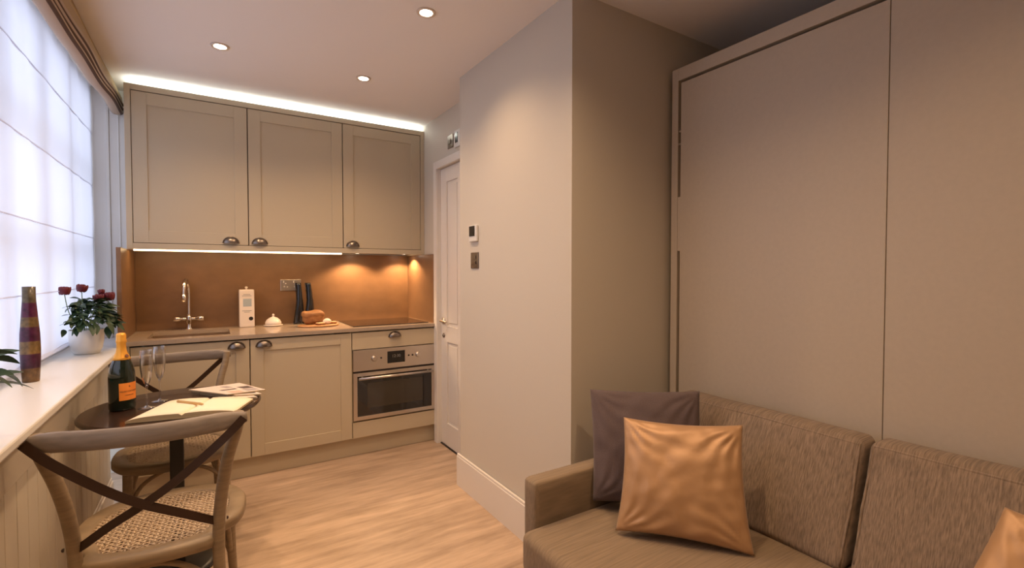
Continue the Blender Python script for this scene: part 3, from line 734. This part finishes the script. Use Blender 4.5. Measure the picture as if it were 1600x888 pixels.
# open book
FL, BL, BR, FR = Vector((-.29, 2.345)), Vector((-.175, 2.605)), Vector((.155, 2.462)), Vector((.075, 2.275))
t = thing('open_notebook', 'open cream paged notebook lying across the front of the table', 'book', (-.06, 2.45, TZ+.0005))
def page_h(u):   # height profile across the open spread
    d = abs(u-.5)*2
    return .006+.017*math.sin(min(1, (1-d)*1.0+.02)**.6*PI*.62) if d > .04 else .014
def bookpt(u, v, h): p = FL.lerp(BL, v).lerp(FR.lerp(BR, v), u); return Vector((p.x, p.y, TZ+.0008+h))
for nm, u0, u1 in (('left_pages', .0, .5), ('right_pages', .5, 1.0)):
    bm = B(); nu, nv = 16, 4; g = {}
    for i in range(nu+1):
        for j in range(nv+1):
            u = u0+(u1-u0)*i/nu; v = j/nv; hh = max(.004, page_h(u))
            g[i, j, 1] = bm.verts.new(bookpt(u, v, hh)); g[i, j, 0] = bm.verts.new(bookpt(u, v, .001))
    for i in range(nu):
        for j in range(nv):
            bm.faces.new((g[i, j, 1], g[i+1, j, 1], g[i+1, j+1, 1], g[i, j+1, 1])).smooth = True
            bm.faces.new((g[i, j, 0], g[i, j+1, 0], g[i+1, j+1, 0], g[i+1, j, 0]))
        for j in (0, nv):
            f = bm.faces.new((g[i, j, 0], g[i+1, j, 0], g[i+1, j, 1], g[i, j, 1])); f.material_index = 1
    for i in (0, nu):
        for j in range(nv): f = bm.faces.new((g[i, j, 0], g[i, j+1, 0], g[i, j+1, 1], g[i, j, 1])); f.material_index = 1
    part(nm, bm, ['paper', 'paper_edge'], t)
bm = B(); tube(bm, smooth_path([(-.130, 2.515, TZ+.0275), (-.085, 2.46, TZ+.0285), (-.035, 2.40, TZ+.0285)]), lambda q: .0055 if q < .85 else .0055*(1.02-q)/.17+.0008, 10)
single('ballpoint_pen', bm, 'pen', 'gold coloured pen lying on the open notebook', 'pen', (-.07, 2.48, TZ+.02), None)
# magazines
def magazine(corners, z, th, lb, prints):
    t = thing('magazine', lb, 'magazine', (sum(c[0] for c in corners)/4, sum(c[1] for c in corners)/4, z), 'magazines stacked at the table edge')
    a, b, c, d = [Vector(q) for q in corners]
    def P(u, v): return a.lerp(b, u).lerp(d.lerp(c, u), v)
    bm = B(); lo = [bm.verts.new((*P(u, v), z)) for u, v in ((0, 0), (1, 0), (1, 1), (0, 1))]; hi = [bm.verts.new((*P(u, v), z+th)) for u, v in ((0, 0), (1, 0), (1, 1), (0, 1))]
    bm.faces.new(lo[::-1]); bm.faces.new(hi)
    for k in range(4): bm.faces.new((lo[k], lo[(k+1) % 4], hi[(k+1) % 4], hi[k])).material_index = 1
    part('pages', bm, ['mag', 'paper_edge'], t)
    for (u0, u1, v0, v1, mt, nm) in prints:
        bm = B(); uv = ((u0, v0), (u1, v0), (u1, v1), (u0, v1))
        lo = [bm.verts.new((*P(u, v), z+th)) for u, v in uv]; hi = [bm.verts.new((*P(u, v), z+th+.0004)) for u, v in uv]
        bm.faces.new(hi); bm.faces.new(lo[::-1])
        for k in range(4): bm.faces.new((lo[k], lo[(k+1) % 4], hi[(k+1) % 4], hi[k]))
        part(nm, bm, mt, t)
mz = TZ+.0005
magazine([(.175, 2.50), (.075, 2.78), (-.055, 2.73), (.10, 2.53)], mz, .007, 'bottom magazine of the stack on the right edge of the table', [])
magazine([(.195, 2.525), (.10, 2.80), (-.085, 2.76), (.09, 2.56)], mz+.0075, .006, 'dark edged magazine under the top one on the table', [(.1, .9, .1, .9, 'magdark', 'cover_picture')])
magazine([(.215, 2.575), (.115, 2.80), (-.10, 2.77), (.055, 2.57)], mz+.0145, .006, 'top magazine with grey and pink pictures on its cover',
         [(.08, .30, .08, .40, 'maggrey', 'cover_picture'), (.35, .60, .05, .30, 'magdark', 'cover_picture'), (.05, .25, .5, .8, 'magpink', 'cover_picture'), (.40, .50, .40, .75, 'magdark', 'cover_title'), (.62, .85, .35, .5, 'maggrey', 'cover_title')])

# ------------------------------------------------------------------ on the sill
SZ = .9003
bands = [(0, (.30, .15, .045)), (.14, (.30, .15, .045)), (.15, (.10, .018, .055)), (.29, (.12, .02, .06)), (.30, (.38, .22, .07)), (.42, (.34, .20, .07)), (.43, (.11, .015, .06)), (.57, (.15, .03, .08)), (.58, (.30, .18, .06)), (.67, (.30, .18, .06)), (.68, (.17, .02, .08)), (.82, (.14, .02, .07)), (.83, (.22, .17, .09)), (1, (.20, .16, .09))]
M['banded'] = fabric_band('banded_horn', bands)
vx, vy = -.602, 2.575
bm = lathe(B(), [(.024, 0), (.0255, .004), (.0290, .07), (.0305, .13), (.0290, .19), (.0245, .25), (.0200, .32), (.0195, .372), (.0165, .372), (.015, .33), (.014, .30)], 0, 0, 0, n=36)
o = mesh_obj('banded_vase', bm, 'banded'); o.location = (vx, vy, SZ); tag(o, 'tall vase in purple and amber bands standing on the window sill', 'vase')
def leaf_bm(L, W):
    bm = B(); n = 6; rows = []
    for i in range(n+1):
        t_ = i/n; wd = W*math.sin(PI*min(.98, .04+t_*.96))**.8*(1-.25*t_)+.0004; z = -.25*L*t_*t_+.02*L*math.sin(t_*PI)
        rows.append([bm.verts.new((L*t_, -wd/2, z+.12*wd)), bm.verts.new((L*t_, 0, z)), bm.verts.new((L*t_, wd/2, z+.12*wd))])
    for a, b in zip(rows, rows[1:]):
        for k in range(2): bm.faces.new((a[k], b[k], b[k+1], a[k+1])).smooth = True
    return bm
random.seed(11)
def rose_bm():
    bm = B(); 
    for layer, (n, r, tilt, s) in enumerate([(6, .015, 1.15, .016), (6, .010, .75, .014), (4, .005, .3, .011)]):
        for k in range(n):
            a = 2*PI*k/n+layer*.5; nb = bmesh.new()
            bmesh.ops.create_icosphere(nb, subdivisions=2, radius=1)
            for f in nb.faces: f.smooth = True
            mt = Matrix.Rotation(a, 4, 'Z') @ Matrix.Translation((r, 0, .006+.002*layer)) @ Matrix.Rotation(tilt-.9, 4, 'Y') @ Matrix.Diagonal((.30*s*.9, .75*s, .8*s, 1))
            merge(bm, nb, 0, mt)
    nb = bmesh.new(); bmesh.ops.create_icosphere(nb, subdivisions=2, radius=.008); merge(bm, nb, 0, Matrix.Translation((0, 0, .006)))
    return bm
def potted_rose(x, y, label, blooms, nleaf=240, R=.155, seed=3):
    rnd = random.Random(seed)
    t = thing('potted_rose', label, 'plant', (x, y, SZ), 'potted red roses on the sill')
    part('pot', lathe(B(), [(.046, 0), (.053, .003), (.065, .03), (.071, .07), (.073, .125), (.070, .128), (.068, .118), (.067, .100)], 0, 0, 0, n=40), 'potwhite', t, world=False)
    part('soil', lathe(B(), [(.066, .100), (.0665, .112), (.04, .114)], 0, 0, 0, n=24), 'soil', t, world=False)
    protos = []
    for k in range(3):
        o = part('leaf', leaf_bm(.045+.008*k, .020+.003*k), 'leaf', t, world=False); protos.append(o)
    for k in range(nleaf):
        o = protos[k] if k < 3 else protos[k % 3].copy()
        if k >= 3: COL.objects.link(o)
        sc = rnd.uniform(.85, 1.3)
        for _ in range(60):
            a = rnd.uniform(0, 2*PI); q = rnd.random()**.6
            ox, oy = .120*q*math.cos(a), (.21 if math.sin(a) < 0 else .13)*q*math.sin(a); yaw = a+rnd.uniform(-.9, .9)
            if x+ox > -.612 and x+ox+.055*sc*math.cos(yaw) > -.626 and ox < .105: break
        z = .150+.115*(1-q**2)+rnd.uniform(-.03, .03)
        if math.hypot(ox, oy) < .08: z = max(z, .150)
        o.location = (ox, oy, z)
        o.rotation_euler = (rnd.uniform(-.6, .6), rnd.uniform(-.7, .5)+.25*q, yaw)
        o.scale = (sc, sc*1.15, sc)
    for k in range(14):
        a = rnd.uniform(0, 2*PI); rr = rnd.uniform(.05, .11); ex, ey = max(-.06, rr*math.cos(a)), rr*math.sin(a)
        part('stem', tube(B(), smooth_path([(.3*ex, .3*ey, .11), (ex*.6, ey*.6, .19), (ex, ey, rnd.uniform(.20, .25))]), .0016, 5), 'stem', t, world=False)
    rp = None
    for (dx, dy, dz, sc) in blooms:
        part('flower_stem', tube(B(), smooth_path([(dx*.3, dy*.3, .12), (dx*.8, dy*.8, .12+(dz-.12)*.5), (dx, dy, dz)]), .0020, 6), 'stem', t, world=False)
        if rp is None: rp = part('bloom', rose_bm(), 'rose', t, world=False); o = rp
        else: o = rp.copy(); COL.objects.link(o)
        o.location = (dx, dy, dz); o.scale = (sc, sc, sc*1.3); o.rotation_euler = (rnd.uniform(-.2, .2), rnd.uniform(-.2, .2), rnd.uniform(0, 3))
    return t
potted_rose(-.559, 3.31, 'potted rose with dark red blooms in a white bowl, far end of the sill',
            [(-.060, -.12, .325, 1.3), (-.010, -.03, .335, 1.2), (.055, .060, .315, .8), (.050, .020, .280, 1.2), (.088, .055, .285, 1.35)])
potted_rose(-.555, 1.64, 'second potted red rose at the near end of the sill, cut by the picture edge',
            [(-.03, .10, .24, 1.0), (.02, -.05, .28, 1.0), (-.05, -.02, .27, 1.1)], nleaf=90, seed=9)

# ------------------------------------------------------------------ wardrobe (fold-away bed unit)
HX = 1.90; HT = 2.30
t = thing('wardrobe', 'tall beige built-in unit with flush doors behind the sofa', 'wardrobe', (2.1, .6, 0))
part('side_stile', box(B(), HX, HX+.30, 1.522, 1.558, 0, HT, bev=.001), 'wardrobe', t)
part('top_rail', box(B(), HX, HX+.30, -.9, 1.522, 2.242, HT, bev=.001), 'wardrobe', t)
part('carcass', box(B(), HX+.03, 2.36, -.9, 1.521, 0, 2.241), 'brown_gap', t)
part('door', box(B(), HX+.001, HX+.024, .6815, 1.507, .02, 2.228, bev=.0012), 'wardrobe', t)
part('door', box(B(), HX+.001, HX+.024, -.15, .679, .02, 2.34 if False else 2.228, bev=.0012), 'wardrobe', t)
part('door', box(B(), HX+.001, HX+.024, -.895, -.156, .02, 2.228, bev=.0012), 'wardrobe', t)
for z0, z1 in ((1.43, 1.69), (1.935, 1.945), (1.995, 2.005)):
    part('hinge', box(B(), HX+.003, HX+.02, 1.506, 1.522, z0, z1, bev=.001), 'wardrobe' if z1-z0 > .1 else 'steel', t)

# ------------------------------------------------------------------ sofa
t = thing('sofa', 'brown woven two seat sofa bed standing before the beige unit', 'sofa', (1.4, .65, 0))
Y0, Y1 = -.16, 1.40
def arm(ya, yb):
    bm = B(); rbox(bm, (1.43, (ya+yb)/2, .32), (.445, (yb-ya)/2, .24), .016, (0, .003, 0), n=10); return bm
part('armrest', arm(Y1+.002, Y1+.082), 'sofaflat', t)
part('armrest', arm(Y0-.082, Y0-.002), 'sofaflat', t)
part('base', (lambda b: (rbox(b, (1.40, (Y0+Y1)/2, .17), (.44, (Y1-Y0)/2, .09), .015, n=8), b)[-1])(B()), 'sofa', t)
for x in (1.02, 1.80):
    for y in (Y0+.06, Y1-.06): part('foot', box(B(), x-.025, x+.025, y-.025, y+.025, 0, .085, bev=.003), 'black', t)
part('seat_cushion', rbox(B(), (1.325, (Y0+Y1)/2, .338), (.410, (Y1-Y0)/2-.002, .073), .030, (.003, 0, .014), n=26), 'sofaflat', t)
def piping(bm, pts, r=.0045): tube(bm, pts, r, 6)
def back_cushion(ya, yb, top, seed):
    hy = (yb-ya)/2; hz = (top-.412)/2; hx_ = .085; cz = (top+.412)/2
    def lean(P):
        nzv = noise.noise(Vector((P.x*4+seed, P.y*4, P.z*5)))
        f = (P.z+hz)/(2*hz)
        w_ = 1 - .035*(1-abs(f-.5)*2)*0
        sagz = -.010*(1-(P.y/hy)**2)*max(0, P.z/hz) if False else 0
        return Vector((P.x*(1-.42*f)+.075*(f-.5)*1.2 + .018*f + .006*nzv, P.y*(1-.012*math.sin(f*PI)), P.z+sagz+.005*nzv))
    c = (1.725, (ya+yb)/2, cz)
    o = part('back_cushion', rbox(B(), c, (hx_, hy, hz), .028, (.030, .004, .008), n=26, fn=lean), 'sofa', t)
    for sg in (-1,):
        bm = B(); pts = []
        L = 26
        path = [(-hy+.012, -hz+.02), (-hy+.004, 0), (-hy+.012, hz-.015), (0, hz-.010), (hy-.012, hz-.015), (hy-.004, 0), (hy-.012, -hz+.02)]
        pts = []
        for (yy, zz) in path: 
            P = lean(Vector((-hx_+.012, yy, zz))); pts.append((c[0]+P.x-.001, c[1]+P.y, c[2]+P.z+.004))
        fine = []
        for a, b in zip(path, path[1:]):
            for k in range(8):
                yy = a[0]+(b[0]-a[0])*k/8; zz = a[1]+(b[1]-a[1])*k/8; P = lean(Vector((-hx_+.008, yy, zz))); fine.append((c[0]+P.x, c[1]+P.y, c[2]+P.z))
        part('piping', tube(B(), fine, .0045, 6), 'sofa', o)
back_cushion(.668, 1.395, .795, 1.0)
back_cushion(-.155, .655, .800, 5.0)
part('back_frame', rbox(B(), (1.852, (Y0+Y1)/2, .44), (.028, (Y1-Y0)/2, .30), .012, n=8), 'sofa', t)

def cushion(name, label, corners, th, mt, seed, wr=.006, group=None, pinch=.07, ear=.0):
    A, Bc, Cc, Dc = [Vector(c) for c in corners]   # BL, BR, TR, TL
    ctr = (A+Bc+Cc+Dc)/4; nrm = (Bc-A).cross(Dc-A).normalized()
    n = 44; bm = B(); g = {}
    for side in (1, -1):
        for i in range(n+1):
            for j in range(n+1):
                u = -math.cos(PI*i/n)*.35+(-1+2*i/n)*.65; v = -math.cos(PI*j/n)*.35+(-1+2*j/n)*.65
                uu = u*(1-pinch*(1-v*v)); vv = v*(1-pinch*(1-u*u))
                P = A.lerp(Bc, (uu+1)/2).lerp(Dc.lerp(Cc, (uu+1)/2), (vv+1)/2)
                e = max(0, (1-u*u))*max(0, (1-v*v)); h = th*(e**.42)*.5
                # gathers radiating from the corners and soft dents
                cn = 0
                for (su, sv) in ((-1, -1), (1, -1), (1, 1), (-1, 1)):
                    du, dv = u-su, v-sv; rr = math.hypot(du, dv)+1e-3; an = math.atan2(dv, du)
                    cn += math.sin(an*17+seed+su*2+sv+2*math.sin(rr*4))*math.exp(-rr*2.1)*min(1, rr*4)
                nz = noise.noise(Vector((u*2.1+seed, v*2.1, side*3)))+.5*noise.noise(Vector((u*5+seed, v*5, side)))
                ed = min(1, e*6)
                h += (cn*wr*1.3+nz*wr*1.1)*ed
                key = (i, j, side)
                if (i in (0, n) or j in (0, n)) and side == -1: g[key] = g[i, j, 1]; continue
                wv = .0015*math.sin((u+v)*40)*(1-ed)
                g[key] = bm.verts.new(P+nrm*(side*max(h, .0)+wv))
        for i in range(n):
            for j in range(n):
                q = (g[i, j, side], g[i+1, j, side], g[i+1, j+1, side], g[i, j+1, side])
                bm.faces.new(q if side == 1 else q[::-1]).smooth = True
    lo = min(A.z, Bc.z)
    o = single(name, bm, mt, label, 'cushion', (ctr.x, ctr.y, lo), group)
    return o
cushion('scatter_cushion', 'dark grey brown cushion leaning in the sofa corner behind the gold one', [(1.235, 1.372, .447), (1.530, 1.085, .445), (1.615, 1.180, .862), (1.305, 1.470, .850)], .13, 'grey_fabric', 2.0, .006, 'loose cushions on the sofa', .035)
cushion('scatter_cushion', 'shiny gold satin cushion standing upright in front of the dark cushion', [(1.175, 1.190, .432), (1.445, .848, .428), (1.545, .955, .802), (1.285, 1.262, .792)], .13, 'gold_fabric', 7.0, .007, 'loose cushions on the sofa')
cushion('scatter_cushion', 'gold satin cushion cut by the right edge of the picture', [(1.30, .415, .455), (1.50, .02, .440), (1.62, .04, .77), (1.505, .305, .800)], .13, 'gold_fabric', 4.0, .006, 'loose cushions on the sofa')
